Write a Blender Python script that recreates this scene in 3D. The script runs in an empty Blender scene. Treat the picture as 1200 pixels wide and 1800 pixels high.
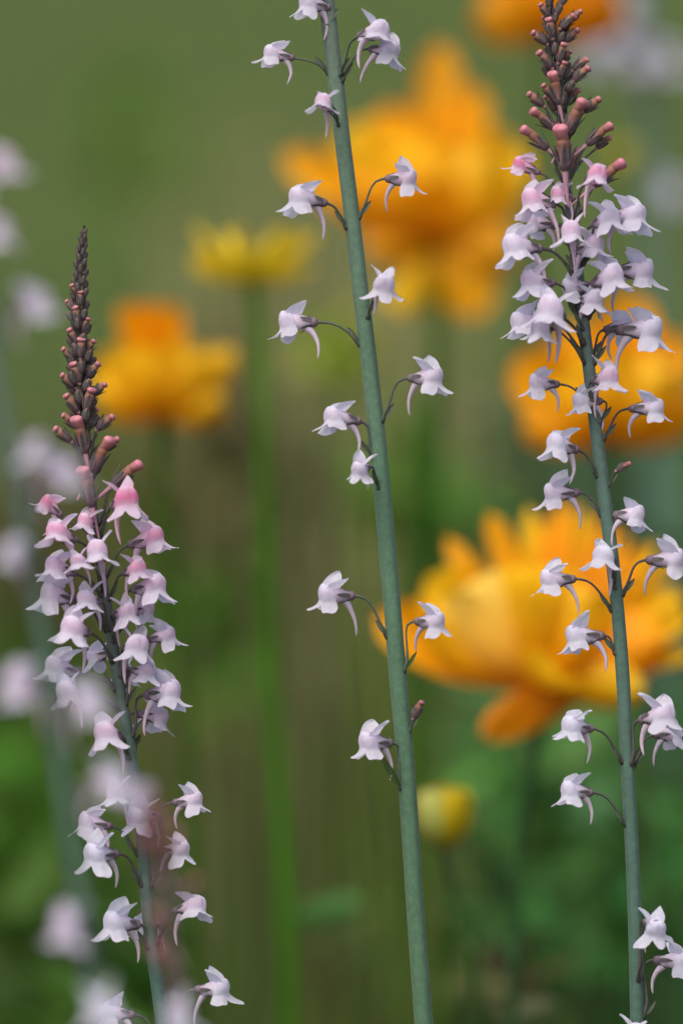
import bpy, math, random
import numpy as np
from mathutils import Vector, Matrix, noise as mnoise

random.seed(7)
S = bpy.context.scene
COL = S.collection
R = math.radians
# ------------------------------------------------------------------ camera
TILT = R(8)
FOCUS = 1.2
KPX = 24.0 / 180.0 / 1200.0
CAM = Vector((0.0, 0.0, 0.85))
cam = bpy.data.cameras.new("camera")
cam.lens = 180; cam.sensor_fit = 'HORIZONTAL'; cam.sensor_width = 24
cam.clip_start = 0.05; cam.clip_end = 600
cam.dof.use_dof = True
cam.dof.focus_distance = FOCUS
cam.dof.aperture_fstop = 5.6
co = bpy.data.objects.new("camera", cam); COL.objects.link(co)
co.location = CAM; co.rotation_euler = (R(90) - TILT, 0, 0)
S.camera = co
# ------------------------------------------------------------------ light
SUN_EL, SUN_AZ = 62, 215       # azimuth the light comes from (0 = +Y, clockwise)
w = bpy.data.worlds.new("World"); S.world = w; w.use_nodes = True
nt = w.node_tree; nt.nodes.clear()
sky = nt.nodes.new("ShaderNodeTexSky"); sky.sky_type = 'NISHITA'; sky.sun_disc = False
sky.sun_elevation = R(SUN_EL); sky.sun_rotation = R(SUN_AZ)
sky.air_density = 0.8; sky.dust_density = 7.0; sky.ozone_density = 1.0
bg = nt.nodes.new("ShaderNodeBackground"); bg.inputs[1].default_value = 0.12
wo = nt.nodes.new("ShaderNodeOutputWorld")
nt.links.new(sky.outputs[0], bg.inputs[0]); nt.links.new(bg.outputs[0], wo.inputs[0])
sl = bpy.data.lights.new("sun", 'SUN'); sl.energy = 0.95; sl.angle = R(65); sl.color = (1.0, 0.95, 0.87)
so = bpy.data.objects.new("sun", sl); COL.objects.link(so)
dv = Vector((math.sin(R(SUN_AZ)) * math.cos(R(SUN_EL)), math.cos(R(SUN_AZ)) * math.cos(R(SUN_EL)), math.sin(R(SUN_EL))))
so.rotation_euler = dv.to_track_quat('Z', 'Y').to_euler(); so.location = (0, 0, 5)
S.view_settings.view_transform = 'Standard'; S.view_settings.look = 'None'
S.view_settings.gamma = 1; S.view_settings.use_curve_mapping = False
S.view_settings.exposure = 0.62
S.cycles.use_denoising = True
S.cycles.max_bounces = 8; S.cycles.transmission_bounces = 6; S.cycles.diffuse_bounces = 4
S.cycles.sample_clamp_indirect = 4

# ------------------------------------------------------------------ frames
RT = Vector((1, 0, 0)); UPV = Vector((0, math.sin(TILT), math.cos(TILT))); TOC = Vector((0, -math.cos(TILT), math.sin(TILT)))
B3 = Matrix((RT, UPV, TOC)).transposed()     # plane frame (right, up, towards viewer) -> world

def pf(px, py, d):
    """point of the lens' ray through a pixel of the 1200x1800 picture, d metres away, in the viewing frame"""
    return Vector(((px - 600) * KPX * d, (900 - py) * KPX * d, -d))
def W(v): return CAM + B3 @ v
def P(px, py, d): return W(pf(px, py, d))

# ------------------------------------------------------------------ materials
def newmat(name):
    m = bpy.data.materials.new(name); m.use_nodes = True
    n = m.node_tree.nodes; n.clear()
    return m, n, m.node_tree.links
def tissue(name, rough=.55, trans=.3, spec=.3, pinkcol=(.82, .20, .42), bump=.15, bscale=2500, speck=0, mottle=.12, mscale=900, sheen=0):
    """plant tissue: colour from the Col attribute, a blush whose mask is Col alpha and whose strength is object colour red"""
    m, n, l = newmat(name)
    at = n.new("ShaderNodeAttribute"); at.attribute_name = "Col"
    oi = n.new("ShaderNodeObjectInfo")
    sep = n.new("ShaderNodeSeparateColor"); l.new(oi.outputs["Color"], sep.inputs[0])
    mu = n.new("ShaderNodeMath"); mu.operation = 'MULTIPLY'; l.new(sep.outputs[0], mu.inputs[0]); l.new(at.outputs["Alpha"], mu.inputs[1])
    mix = n.new("ShaderNodeMix"); mix.data_type = 'RGBA'; l.new(mu.outputs[0], mix.inputs[0]); l.new(at.outputs["Color"], mix.inputs[6])
    mix.inputs[7].default_value = (*pinkcol, 1)
    tc = n.new("ShaderNodeTexCoord")
    nz = n.new("ShaderNodeTexNoise"); nz.inputs["Scale"].default_value = mscale; nz.inputs["Detail"].default_value = 3
    l.new(tc.outputs["Object"], nz.inputs["Vector"])
    mr = n.new("ShaderNodeMapRange"); mr.inputs[1].default_value = .3; mr.inputs[2].default_value = .7
    mr.inputs[3].default_value = 1 - mottle; mr.inputs[4].default_value = 1 + mottle
    l.new(nz.outputs[0], mr.inputs[0])
    m2 = n.new("ShaderNodeMath"); m2.operation = 'MULTIPLY'; l.new(mr.outputs[0], m2.inputs[0]); l.new(sep.outputs[1], m2.inputs[1])
    vm = n.new("ShaderNodeVectorMath"); vm.operation = 'SCALE'; l.new(mix.outputs[2], vm.inputs[0]); l.new(m2.outputs[0], vm.inputs["Scale"])
    colr = vm.outputs[0]
    if speck:
        n3 = n.new("ShaderNodeTexNoise"); n3.inputs["Scale"].default_value = 3200; n3.inputs["Detail"].default_value = 2
        l.new(tc.outputs["Object"], n3.inputs["Vector"])
        r3 = n.new("ShaderNodeMapRange"); r3.inputs[1].default_value = .58; r3.inputs[2].default_value = .72; r3.inputs[3].default_value = 0; r3.inputs[4].default_value = speck
        l.new(n3.outputs[0], r3.inputs[0])
        mx = n.new("ShaderNodeMix"); mx.data_type = 'RGBA'; l.new(r3.outputs[0], mx.inputs[0]); l.new(colr, mx.inputs[6]); mx.inputs[7].default_value = (.38, .45, .44, 1)
        colr = mx.outputs[2]
    p = n.new("ShaderNodeBsdfPrincipled"); l.new(colr, p.inputs["Base Color"])
    p.inputs["Roughness"].default_value = rough; p.inputs["Specular IOR Level"].default_value = spec
    if sheen: p.inputs["Sheen Weight"].default_value = sheen; p.inputs["Sheen Roughness"].default_value = .4
    bz = n.new("ShaderNodeTexNoise"); bz.inputs["Scale"].default_value = bscale; bz.inputs["Detail"].default_value = 3
    l.new(tc.outputs["Object"], bz.inputs["Vector"])
    bp = n.new("ShaderNodeBump"); bp.inputs["Strength"].default_value = bump; bp.inputs["Distance"].default_value = .0003
    l.new(bz.outputs[0], bp.inputs["Height"]); l.new(bp.outputs[0], p.inputs["Normal"])
    out = n.new("ShaderNodeOutputMaterial")
    if trans:
        t = n.new("ShaderNodeBsdfTranslucent"); l.new(colr, t.inputs[0])
        ms = n.new("ShaderNodeMixShader"); ms.inputs[0].default_value = trans
        l.new(p.outputs[0], ms.inputs[1]); l.new(t.outputs[0], ms.inputs[2]); l.new(ms.outputs[0], out.inputs[0])
    else: l.new(p.outputs[0], out.inputs[0])
    return m
M_PETAL = tissue("toadflax_petal", .7, .52, .15, mottle=.07, mscale=500, bump=.3, bscale=1400)
M_TUBE = tissue("toadflax_tube", .6, .25, .25, mottle=.08)
M_GREEN = tissue("sepal_and_stalk", .6, .05, .25, mottle=.25, mscale=1500)
M_STEM = tissue("waxy_stem", .6, 0, .25, mottle=.14, mscale=700, speck=.13, bump=.3, sheen=.12)
M_BUD = tissue("bud_skin", .5, .1, .35, mottle=.1)
M_GLOBE = tissue("globeflower_petal", .5, .42, .25, mottle=.14, mscale=60, bump=.2, bscale=300)
M_LEAF = tissue("leaf_blade", .6, .3, .15, mottle=.2, mscale=25, bump=.1, bscale=200)

def ground_mat(name, cols, sc, bump=.6):
    m, n, l = newmat(name)
    tc = n.new("ShaderNodeTexCoord")
    a = n.new("ShaderNodeTexNoise"); a.inputs["Scale"].default_value = sc; a.inputs["Detail"].default_value = 6; a.inputs["Roughness"].default_value = .6
    l.new(tc.outputs["Object"], a.inputs["Vector"])
    cr = n.new("ShaderNodeValToRGB"); e = cr.color_ramp.elements
    e[0].position = .34; e[0].color = (*cols[0], 1); e[1].position = .66; e[1].color = (*cols[-1], 1)
    for i, c in enumerate(cols[1:-1]):
        q = e.new(.34 + .32 * (i + 1) / (len(cols) - 1)); q.color = (*c, 1)
    l.new(a.outputs[0], cr.inputs[0])
    b = n.new("ShaderNodeTexNoise"); b.inputs["Scale"].default_value = 60; b.inputs["Detail"].default_value = 5
    l.new(tc.outputs["Object"], b.inputs["Vector"])
    p = n.new("ShaderNodeBsdfPrincipled"); p.inputs["Roughness"].default_value = .9; p.inputs["Specular IOR Level"].default_value = .15
    mr = n.new("ShaderNodeMapRange"); mr.inputs[3].default_value = .7; mr.inputs[4].default_value = 1.3; l.new(b.outputs[0], mr.inputs[0])
    vm = n.new("ShaderNodeVectorMath"); vm.operation = 'SCALE'; l.new(cr.outputs[0], vm.inputs[0]); l.new(mr.outputs[0], vm.inputs["Scale"])
    l.new(vm.outputs[0], p.inputs["Base Color"])
    bp = n.new("ShaderNodeBump"); bp.inputs["Strength"].default_value = bump; bp.inputs["Distance"].default_value = .02
    l.new(b.outputs[0], bp.inputs["Height"]); l.new(bp.outputs[0], p.inputs["Normal"])
    o = n.new("ShaderNodeOutputMaterial"); l.new(p.outputs[0], o.inputs[0])
    return m
M_SOIL = ground_mat("garden_soil", [(.07, .05, .025), (.10, .085, .04), (.08, .09, .03)], 2.2)
M_LAWN = ground_mat("lawn_grass", [(.046, .078, .015), (.058, .090, .018), (.076, .108, .022)], .35)

# ------------------------------------------------------------------ mesh helpers
class MB:
    def __init__(s): s.v = []; s.f = []; s.c = []
    def add(s, v, f, c):
        o = len(s.v); s.v += [tuple(x) for x in v]; s.f += [tuple(i + o for i in q) for q in f]; s.c += [tuple(x) for x in c]
    def mesh(s, name, mat, scale=1.0, smooth=True):
        me = bpy.data.meshes.new(name)
        me.from_pydata([(x * scale, y * scale, z * scale) for x, y, z in s.v], [], s.f)
        a = me.color_attributes.new("Col", 'FLOAT_COLOR', 'POINT')
        a.data.foreach_set("color", np.array(s.c, dtype=np.float32).ravel())
        me.materials.append(mat)
        if smooth: me.polygons.foreach_set("use_smooth", [True] * len(me.polygons))
        me.update(); return me
def put(name, data, parent=None, mat=None, color=(0, 1, 1, 1)):
    o = bpy.data.objects.new(name, data); COL.objects.link(o)
    if parent: o.parent = parent
    if mat is not None: o.matrix_local = mat
    o.color = color
    return o
def thing(name, loc, label, cat, group=None):
    o = bpy.data.objects.new(name, None); COL.objects.link(o); o.location = loc
    o.empty_display_size = .02
    o["label"] = label; o["category"] = cat
    if group: o["group"] = group
    return o
def lerp(a, b, t): return a + (b - a) * t
def lc(a, b, t): return tuple(lerp(x, y, t) for x, y in zip(a, b))
def interp(keys, t):
    """smooth interpolation in a table [(t, v0, v1, ...)]"""
    for i in range(len(keys) - 1):
        if t <= keys[i + 1][0] or i == len(keys) - 2:
            q = (t - keys[i][0]) / (keys[i + 1][0] - keys[i][0]); q = min(max(q, 0), 1)
            p0 = keys[max(i - 1, 0)]; p1 = keys[i]; p2 = keys[i + 1]; p3 = keys[min(i + 2, len(keys) - 1)]
            return [0.5 * ((2 * b) + (c - a) * q + (2 * a - 5 * b + 4 * c - e) * q * q + (3 * b - a - 3 * c + e) * q ** 3)
                    for a, b, c, e in zip(p0[1:], p1[1:], p2[1:], p3[1:])]
def catmull(pts, n):
    keys = [(i, *p) for i, p in enumerate(pts)]
    return [Vector(interp(keys, (len(pts) - 1) * k / n)) for k in range(n + 1)]
def tube(mb, pts, rad, n=8, col=lambda s: (1, 1, 1, 0), steps=10, wide=lambda s: 1.0, jitter=0):
    """pts: control points; rad: [(s,r)...]; closed at both ends"""
    P_ = catmull(pts, steps); v = []; c = []; f = []
    T = [(P_[min(i + 1, steps)] - P_[max(i - 1, 0)]).normalized() for i in range(steps + 1)]
    ref = Vector((0, 1, 0)) if abs(T[0].y) < .9 else Vector((1, 0, 0))
    A = ref - T[0] * ref.dot(T[0]); A.normalize()
    for i in range(steps + 1):
        A = A - T[i] * A.dot(T[i]); A.normalize(); Bv = T[i].cross(A)
        s = i / steps; r = max(interp(rad, s)[0], .0000001); ww = wide(s)
        if jitter: r *= 1 + jitter * (mnoise.noise(P_[i] * 40))
        for k in range(n):
            a = 2 * math.pi * k / n
            v.append(P_[i] + A * (math.cos(a) * r * ww) + Bv * (math.sin(a) * r)); c.append(col(s))
    for i in range(steps):
        for k in range(n):
            f.append((i * n + k, i * n + (k + 1) % n, (i + 1) * n + (k + 1) % n, (i + 1) * n + k))
    v += [P_[0] - T[0] * interp(rad, 0)[0] * .5, P_[-1] + T[-1] * interp(rad, 1)[0] * .5]; c += [col(0), col(1)]
    a0 = (steps + 1) * n
    for k in range(n):
        f.append((a0, (k + 1) % n, k)); f.append((a0 + 1, steps * n + k, steps * n + (k + 1) % n))
    mb.add(v, f, c)
def sheet(mb, fn, nu, nv):
    """fn(u in -1..1, v in 0..1) -> (pos, colour)"""
    v = []; c = []; f = []
    for j in range(nv + 1):
        for i in range(nu + 1):
            p, q = fn(-1 + 2 * i / nu, j / nv); v.append(p); c.append(q)
    for j in range(nv):
        for i in range(nu):
            a = j * (nu + 1) + i; f.append((a, a + 1, a + nu + 2, a + nu + 1))
    mb.add(v, f, c)

# ------------------------------------------------------------------ toadflax flower (mm)
WHITE = (.76, .78, .90); PALE = (.73, .66, .80); MAUVE = (.45, .38, .47); LIL = (.64, .62, .77)
SEPAL = (.075, .085, .075); SEPP = (.12, .085, .11)

def make_corolla(rnd):
    mb = MB()
    def tc(s): return (*lc(MAUVE, PALE, min(1, s * 1.3)), .35)
    v = []; c = []; f = []; n = 14
    rings = [(-.5, -.05, .55, .6), (.3, 0, 1.0, 1.05), (1.5, .05, 1.3, 1.4), (2.8, .2, 1.45, 1.75), (4.0, .35, 1.6, 2.1), (5.0, .45, 1.7, 2.3)]
    for x, z, ry, rz in rings:
        for k in range(n):
            a = 2 * math.pi * k / n
            v.append((x, math.cos(a) * ry, z + math.sin(a) * rz * (1 if math.sin(a) > 0 else .95))); c.append(tc((x + .5) / 5.5))
    for i in range(len(rings) - 1):
        for k in range(n): f.append((i * n + k, i * n + (k + 1) % n, (i + 1) * n + (k + 1) % n, (i + 1) * n + k))
    v.append((-.8, 0, 0)); c.append(tc(0))
    for k in range(n): f.append((len(v) - 1, (k + 1) % n, k))
    mb.add(v, f, c)
    q = rnd.uniform(-.6, .6); ln = rnd.uniform(.9, 1.12)
    tube(mb, [(2.0, 0, -.3), (.9, 0, -1.5), (-.1, 0, -2.9 * ln), (-.9 + q * .3, .1, -4.9 * ln), (-1.0 + q, .15, -7.0 * ln), (-.75 + q * 1.3, .2, -8.3 * ln)],
         [(0, 1.1), (.2, .88), (.4, .6), (.65, .4), (.85, .27), (1, .1)], 9, lambda s: (*lc(PALE, (.6, .5, .6), s), .25), 14)
    return mb.mesh("corolla_tube", M_TUBE, .001)

def make_lip(rnd):
    mb = MB()
    prof = [(0, 6.2, .02, .02, 2.8), (.12, 6.0, 1.0, 1.15, 2.6), (.25, 5.8, 1.75, 1.95, 1.9), (.4, 5.5, 2.25, 2.45, .8), (.52, 5.3, 2.3, 2.5, -.2),
            (.62, 5.1, 2.35, 2.45, -1.0), (.75, 4.9, 2.8, 2.8, -1.9), (.9, 4.75, 3.8, 3.7, -3.1), (1.0, 4.6, 4.7, 4.4, -3.8)]
    tw = rnd.uniform(-.5, .5)
    l0, l1, l2 = [rnd.uniform(.88, 1.12) for _ in range(3)]
    fl = rnd.uniform(.2, 2.2); cur = rnd.uniform(-.2, 1.0); ph = rnd.uniform(0, 6)
    def fn(u, v):
        th = u * 122
        best = 0; bc = th
        for cen, hw, L in ((0, 33, l0 * .92), (-75, 44, l1), (75, 44, l2)):
            t = (th - cen) / hw
            if abs(t) < 1:
                h = (1 - abs(t) ** 1.9) ** .66
                if L * h > best: best = L * h; bc = cen
        vend = .68 + .33 * best
        vv = v * vend
        x0, rx, ry, z = interp(prof, min(vv, 1.0))
        if vv > 1: x0, rx, ry, z = x0, rx + (vv - 1) * 7, ry + (vv - 1) * 5, z - (vv - 1) * 7
        fr = max(0, (vv - .62) / .38)
        rx = rx + fr * fl * .35; ry = ry + fr * fl * .5
        g = 1 - .13 * math.exp(-(th / 13) ** 2) * math.sin(math.pi * min(1, max(0, vv / .62)))
        a = R(th + (bc - th) * .16 * max(0, fr - .3))
        tip = fr ** 2 * best
        z2 = z + tip * cur * .8 + (.3 * math.sin(3 * a + ph) + .2 * math.sin(9 * a + ph * 2)) * fr + .35 * mnoise.noise(Vector((x0 + ph, a * 1.5, z * .5)))
        x = x0 + rx * g * math.cos(a) + (tip * .9 if abs(th) < 36 else 0)
        y = ry * g * math.sin(a) + tw * fr * fr
        # the palate is pinkest; the lobes are white with a lilac fringe
        pk = math.exp(-((vv - .40) / .19) ** 2)
        base = lc(WHITE, PALE, .34 * pk * max(0, math.cos(a) * .8 + .35))
        base = lc(base, LIL, .55 * fr)
        return (x, y, z2), (*base, .2 + .65 * pk)
    sheet(mb, fn, 44, 22)
    return mb.mesh("lower_lip", M_PETAL, .001)

def make_upper(rnd, sgn):
    mb = MB()
    L = rnd.uniform(4.4, 5.9); wd = rnd.uniform(1.85, 2.5); sp = rnd.uniform(.18, .45); bk = rnd.uniform(.25, .7)
    ax = Vector((-bk, sgn * sp, 1)).normalized(); side = Vector((.84, sgn * .54, .1)); side = (side - ax * side.dot(ax)).normalized()
    nn = ax.cross(side) * sgn
    pw = rnd.uniform(.6, .85); sk = rnd.uniform(-.5, .35); ph = rnd.uniform(0, 6)
    base = Vector((4.7, sgn * .75, 1.0))
    if nn.x < 0: nn = -nn
    def fn(u, v):
        wv = wd * (.86 + .22 * math.sin(math.pi * v)) * max(0, 1 - v ** 1.9) ** pw
        wv *= 1 + .05 * math.sin(9 * v + ph)
        p = base + ax * (L * v) + side * (u * wv + sk * v * v * 1.5) - nn * (1.3 * v * v) + nn * (.55 * u * u * (1 - .6 * v)) + nn * (.22 * math.sin(4 * v + u * 3 + ph) * v)
        return tuple(p), (*lc(PALE, WHITE, min(1, .3 + v * 1.5)), .5 * (1 - v) + .12)
    sheet(mb, fn, 10, 14)
    return mb.mesh("upper_petal", M_PETAL, .001)

def sepal_ring(mb, L, rad, hw, spread, axis='x', n=5, ph=.3, c0=SEPP, c1=SEPAL, rnd=random):
    for k in range(n):
        a = 2 * math.pi * k / n + ph; ca, sa = math.cos(a), math.sin(a); Lk = L * rnd.uniform(.85, 1.15); sk = spread * rnd.uniform(.5, 1.5)
        def fn(u, v):
            wv = hw * (math.sin(math.pi * (v * .82 + .16)) ** .8)
            rr = rad * (.75 + .4 * min(1, v * 3)) + sk * v * v + .12
            h = -.3 + Lk * v
            t = u * wv
            q1 = (ca * (rr - .12 * u * u) - sa * t, sa * (rr - .12 * u * u) + ca * t)
            p = (h, q1[0], q1[1]) if axis == 'x' else (q1[0], q1[1], h)
            e = abs(u)
            return p, (*lc(lc(c0, c1, min(1, v * 1.5)), (.30, .27, .30), .45 * e ** 3), 0)
        sheet(mb, fn, 4, 7)
def make_calyx(rnd):
    mb = MB()
    sepal_ring(mb, 3.7, 1.05, .55, .8, 'x', 5, math.pi / 2 + rnd.uniform(-.3, .3), rnd=rnd)
    tube(mb, [(-1.2, 0, 0), (-.8, 0, 0), (-.1, 0, 0), (.5, 0, 0)], [(0, .35), (.3, .85), (.6, 1.12), (1, 1.1)], 10, lambda s: (*lc((.16, .12, .14), (.22, .16, .2), s), 0), 6)
    return mb.mesh("calyx", M_GREEN, .001)
def make_bract(L=4.0, hw=.55, c=(.05, .07, .045)):
    mb = MB()
    def fn(u, v):
        wv = hw * math.sin(math.pi * (v * .88 + .1)) ** .8
        return (wv * u, .25 * u * u - 1.0 * v * v, L * v), (*lc(c, (c[0] * 1.6, c[1] * 1.4, c[2] * 1.6), v), 0)
    sheet(mb, fn, 4, 8)
    return mb.mesh("bract", M_GREEN, .001)

NV = 12
_r = random.Random(3)
COROLLA = [make_corolla(_r) for _ in range(NV)]
LIP = [make_lip(_r) for _ in range(NV)]
UPR = [make_upper(_r, 1) for _ in range(NV)]
UPL = [make_upper(_r, -1) for _ in range(NV)]
CALYX = [make_calyx(_r) for _ in range(4)]
BRACT = make_bract(); BIGBRACT = make_bract(8.5, .85, (.04, .085, .02))

def bezier(p0, p1, p2, p3, n):
    return [p0 * (1 - t) ** 3 + p1 * 3 * t * (1 - t) ** 2 + p2 * 3 * t * t * (1 - t) + p3 * t ** 3 for t in [k / n for k in range(n + 1)]]

class Plant:
    """a toadflax: its path in the picture at distance d; the rest of the stem runs on down to the ground"""
    def __init__(s, label, group, d, path, radii, cols, root=(0, 0), pedc=(.09, .085, .085), sub=True, top_r=None):
        s.d = d; s.path = path; s.pedc = pedc; s.sub = sub; s.rnd = random.Random(label)
        pts = [P(x, y, d) for x, y in path]
        low = pts[-1]
        dr = (pts[-1] - pts[-2]).normalized()
        q = low.z / -dr.z
        root_w = Vector((low.x + dr.x * q * .8 + root[0], low.y + dr.y * q * .8, 0))
        s.e = thing("toadflax_plant", root_w, label, "toadflax", group)
        zb = low.z
        ext = [low + dr * L_ for L_ in (.015, .04, .09, .18, .30)] + [root_w]
        allp = pts + ext; allp[-1] = root_w - Vector((0, 0, .01))
        # cumulative table for the radius by height
        tab = sorted([(P(600, y, d).z, r * KPX * d) for y, r in radii])
        tabc = sorted([(P(600, y, d).z, *c) for y, c in cols])
        mb = MB()
        nst = 130
        cp = catmull([p - root_w for p in allp], nst)
        n = 18; v = []; c = []; f = []
        for i, p in enumerate(cp):
            t = (cp[min(i + 1, nst)] - cp[max(i - 1, 0)]).normalized()
            A = (Vector((1, 0, 0)) - t * t.x).normalized(); Bv = t.cross(A)
            z = p.z; r = s._tab(tab, z)[0]; cc = s._tab(tabc, z)
            for k in range(n):
                a = 2 * math.pi * k / n
                rr = r * (1 + .035 * math.cos(a * 6) + .05 * mnoise.noise(Vector((k * .3, z * 60, 0))))
                v.append(p + A * rr * math.cos(a) + Bv * rr * math.sin(a)); c.append((*cc, 0))
        for i in range(nst):
            for k in range(n): f.append((i * n + k, i * n + (k + 1) % n, (i + 1) * n + (k + 1) % n, (i + 1) * n + k))
        f.append(tuple(range(n)))
        mb.add(v, f, c)
        put("stem", mb.mesh("stem", M_STEM), s.e)
        s.tab = tab; s.k = 0
    def _tab(s, tab, z):
        if z <= tab[0][0]: return tab[0][1:]
        if z >= tab[-1][0]: return tab[-1][1:]
        for a, b in zip(tab, tab[1:]):
            if a[0] <= z <= b[0]:
                q = (z - a[0]) / (b[0] - a[0]); return [lerp(x, y, q) for x, y in zip(a[1:], b[1:])]
    def stem_x(s, py):
        for a, b in zip(s.path, s.path[1:]):
            if a[1] <= py <= b[1]: return lerp(a[0], b[0], (py - a[1]) / (b[1] - a[1]))
        return s.path[0][0] if py < s.path[0][1] else s.path[-1][0]
    def world_local(s, M):   # viewing-frame matrix -> matrix local to the plant's Empty
        Wm = Matrix.Translation(CAM) @ B3.to_4x4() @ M
        return Matrix.Translation(-s.e.location) @ Wm
    def pedicel(s, par, inv, p0, t0, att, r0=.28, r1=.42, colr=None, bract=BRACT, bs=1.0):
        """inv: viewing frame -> local frame of the flower. p0 calyx end, att = point on the stem"""
        L = (att - p0).length
        out = (p0 - att); out.y = 0
        out = out.normalized() if out.length > 1e-6 else Vector((0, 0, 1))
        p2 = att + (out * .55 + Vector((0, .75, 0))) * L * .42
        pts = [inv @ q for q in bezier(p0, p0 + t0 * L * .38, p2, att, 5)]
        pts = [q * 1000 for q in pts]
        mb = MB(); cc = colr or s.pedc
        tube(mb, pts, [(0, r0 * 1.3), (.25, r0), (.7, (r0 + r1) * .5), (1, r1 * 1.7)], 7, lambda t: (*cc, 0), 9)
        put("pedicel", mb.mesh("pedicel", M_GREEN, .001), par)
        if bract:
            dirn = (p2 - att).normalized(); xx = Vector((0, 0, 1)).cross(dirn)
            xx = xx.normalized() if xx.length > .1 else Vector((1, 0, 0))
            Mb = Matrix.Identity(4); yy = dirn.cross(xx)
            for i in range(3): Mb[i][0], Mb[i][1], Mb[i][2] = xx[i] * bs, yy[i] * bs, dirn[i] * bs
            Mb.translation = att + dirn * .0012 + Vector((0, 0, .0006))
            put("bract", bract, par, inv @ Mb)
    def flower(s, bx, by, ax, ay, yaw, pitch=-5, roll=0, sc=1.0, pink=.1, shade=1.0, bract=BRACT, bs=1.0, nup=2, bend=0):
        rnd = s.rnd; d = s.d
        y = R(yaw + rnd.uniform(-9, 9)); p = R(pitch + 10 + rnd.uniform(-7, 7)); sc *= rnd.uniform(.93, 1.08); sc3 = [sc * rnd.uniform(.93, 1.08) for _ in range(3)]
        f = Vector((math.cos(y) * math.cos(p), math.sin(p), math.sin(y) * math.cos(p)))
        l = Vector((0, 1, 0)).cross(f).normalized(); u = f.cross(l)
        q = R(roll + rnd.uniform(-11, 11)); l2 = l * math.cos(q) + u * math.sin(q); u2 = f.cross(l2)
        Rm = Matrix((f, l2, u2)).transposed()
        off = Rm @ Vector((.0060, 0, .0004)) * sc
        rs = s._tab(s.tab, P(ax, ay, d).z)[0]
        ax = s.stem_x(ay); att = pf(ax, ay, d); ca = pf(bx, by, d).x - off.x - att.x
        cy = math.cos(y)
        t = ca / cy if abs(cy) > .35 else .006
        t = min(max(t, .0035), .011)
        cc = t * math.sin(y)
        b = pf(bx, by, d - cc - off.z)
        cal = b - off
        M = Rm.to_4x4() @ Matrix.Diagonal((*sc3, 1)); M.translation = cal
        fl = put("flower", COROLLA[rnd.randrange(NV)], s.e, s.world_local(M), (pink, shade, 1, 1))
        col = (pink, shade, 1, 1)
        put("lower_lip", LIP[rnd.randrange(NV)], fl, None, col)
        put("upper_petal", UPR[rnd.randrange(NV)], fl, None, col)
        put("upper_petal", UPL[rnd.randrange(NV)], fl, None, col)
        put("calyx", CALYX[rnd.randrange(4)], fl)
        hor = Vector((cal.x - att.x, 0, cal.z - att.z)); hor = hor.normalized() if hor.length > 1e-5 else Vector((0, 0, 1))
        att2 = att + hor * rs * .8
        p0 = M @ Vector((-.0011, 0, 0))
        s.pedicel(fl, M.inverted(), p0, -f, att2, bract=bract, bs=bs)
        return fl
    def bud(s, cx, cy, sc=1.0, kind=0, pink=.4, lean=None, front=None, drop=None, spur=True, shade=1.0):
        """cap position in the picture; kind 0 ready-to-open with a spur, 1 half-grown, 2 tight green"""
        rnd = s.rnd; d = s.d
        sx = s.stem_x(cy + 40 * sc); dx = cx - sx
        if lean is None: lean = max(-48, min(48, dx * 1.1 / max(sc, .5)))
        if front is None: front = 1 if abs(dx) < 12 else rnd.choice((.3, .6, -.3))
        az = front
        H = {0: .0052, 1: .0042, 2: .0028}[kind] * sc
        le = R(lean); ax = Vector((math.sin(le), math.cos(le), .16 * az)).normalized()
        cc = .0035 * az * sc + .001
        cap = pf(cx, cy, d - cc)
        base = cap - ax * H
        outw = Vector((math.copysign(1, dx) if abs(dx) > 5 else .1, 0, az * 1.0)).normalized()
        x = outw - ax * outw.dot(ax); x.normalize(); yv = ax.cross(x)
        M = Matrix((x, yv, ax)).transposed().to_4x4() @ Matrix.Scale(sc, 4); M.translation = base
        src = BUDS[kind][rnd.randrange(len(BUDS[kind]))]
        b = put("bud", src[0], s.e, s.world_local(M), (pink * .45, shade, 1, 1))
        put("calyx", src[1], b)
        if kind < 2 or sc > .75:
            Ld = drop or (18 + 30 * sc * (kind < 2))
            ayy = cy + H / (KPX * d) + Ld
            att = pf(s.stem_x(ayy), ayy, d); rs = s._tab(s.tab, P(600, ayy, d).z)[0]
            hor = Vector((base.x - att.x, 0, base.z - att.z)); hor = hor.normalized() if hor.length > 1e-5 else Vector((0, 0, 1))
            s.pedicel(b, M.inverted(), base, -ax, att + hor * rs * .8, r0=.3, r1=.35, bs=.75)
        return b

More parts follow.
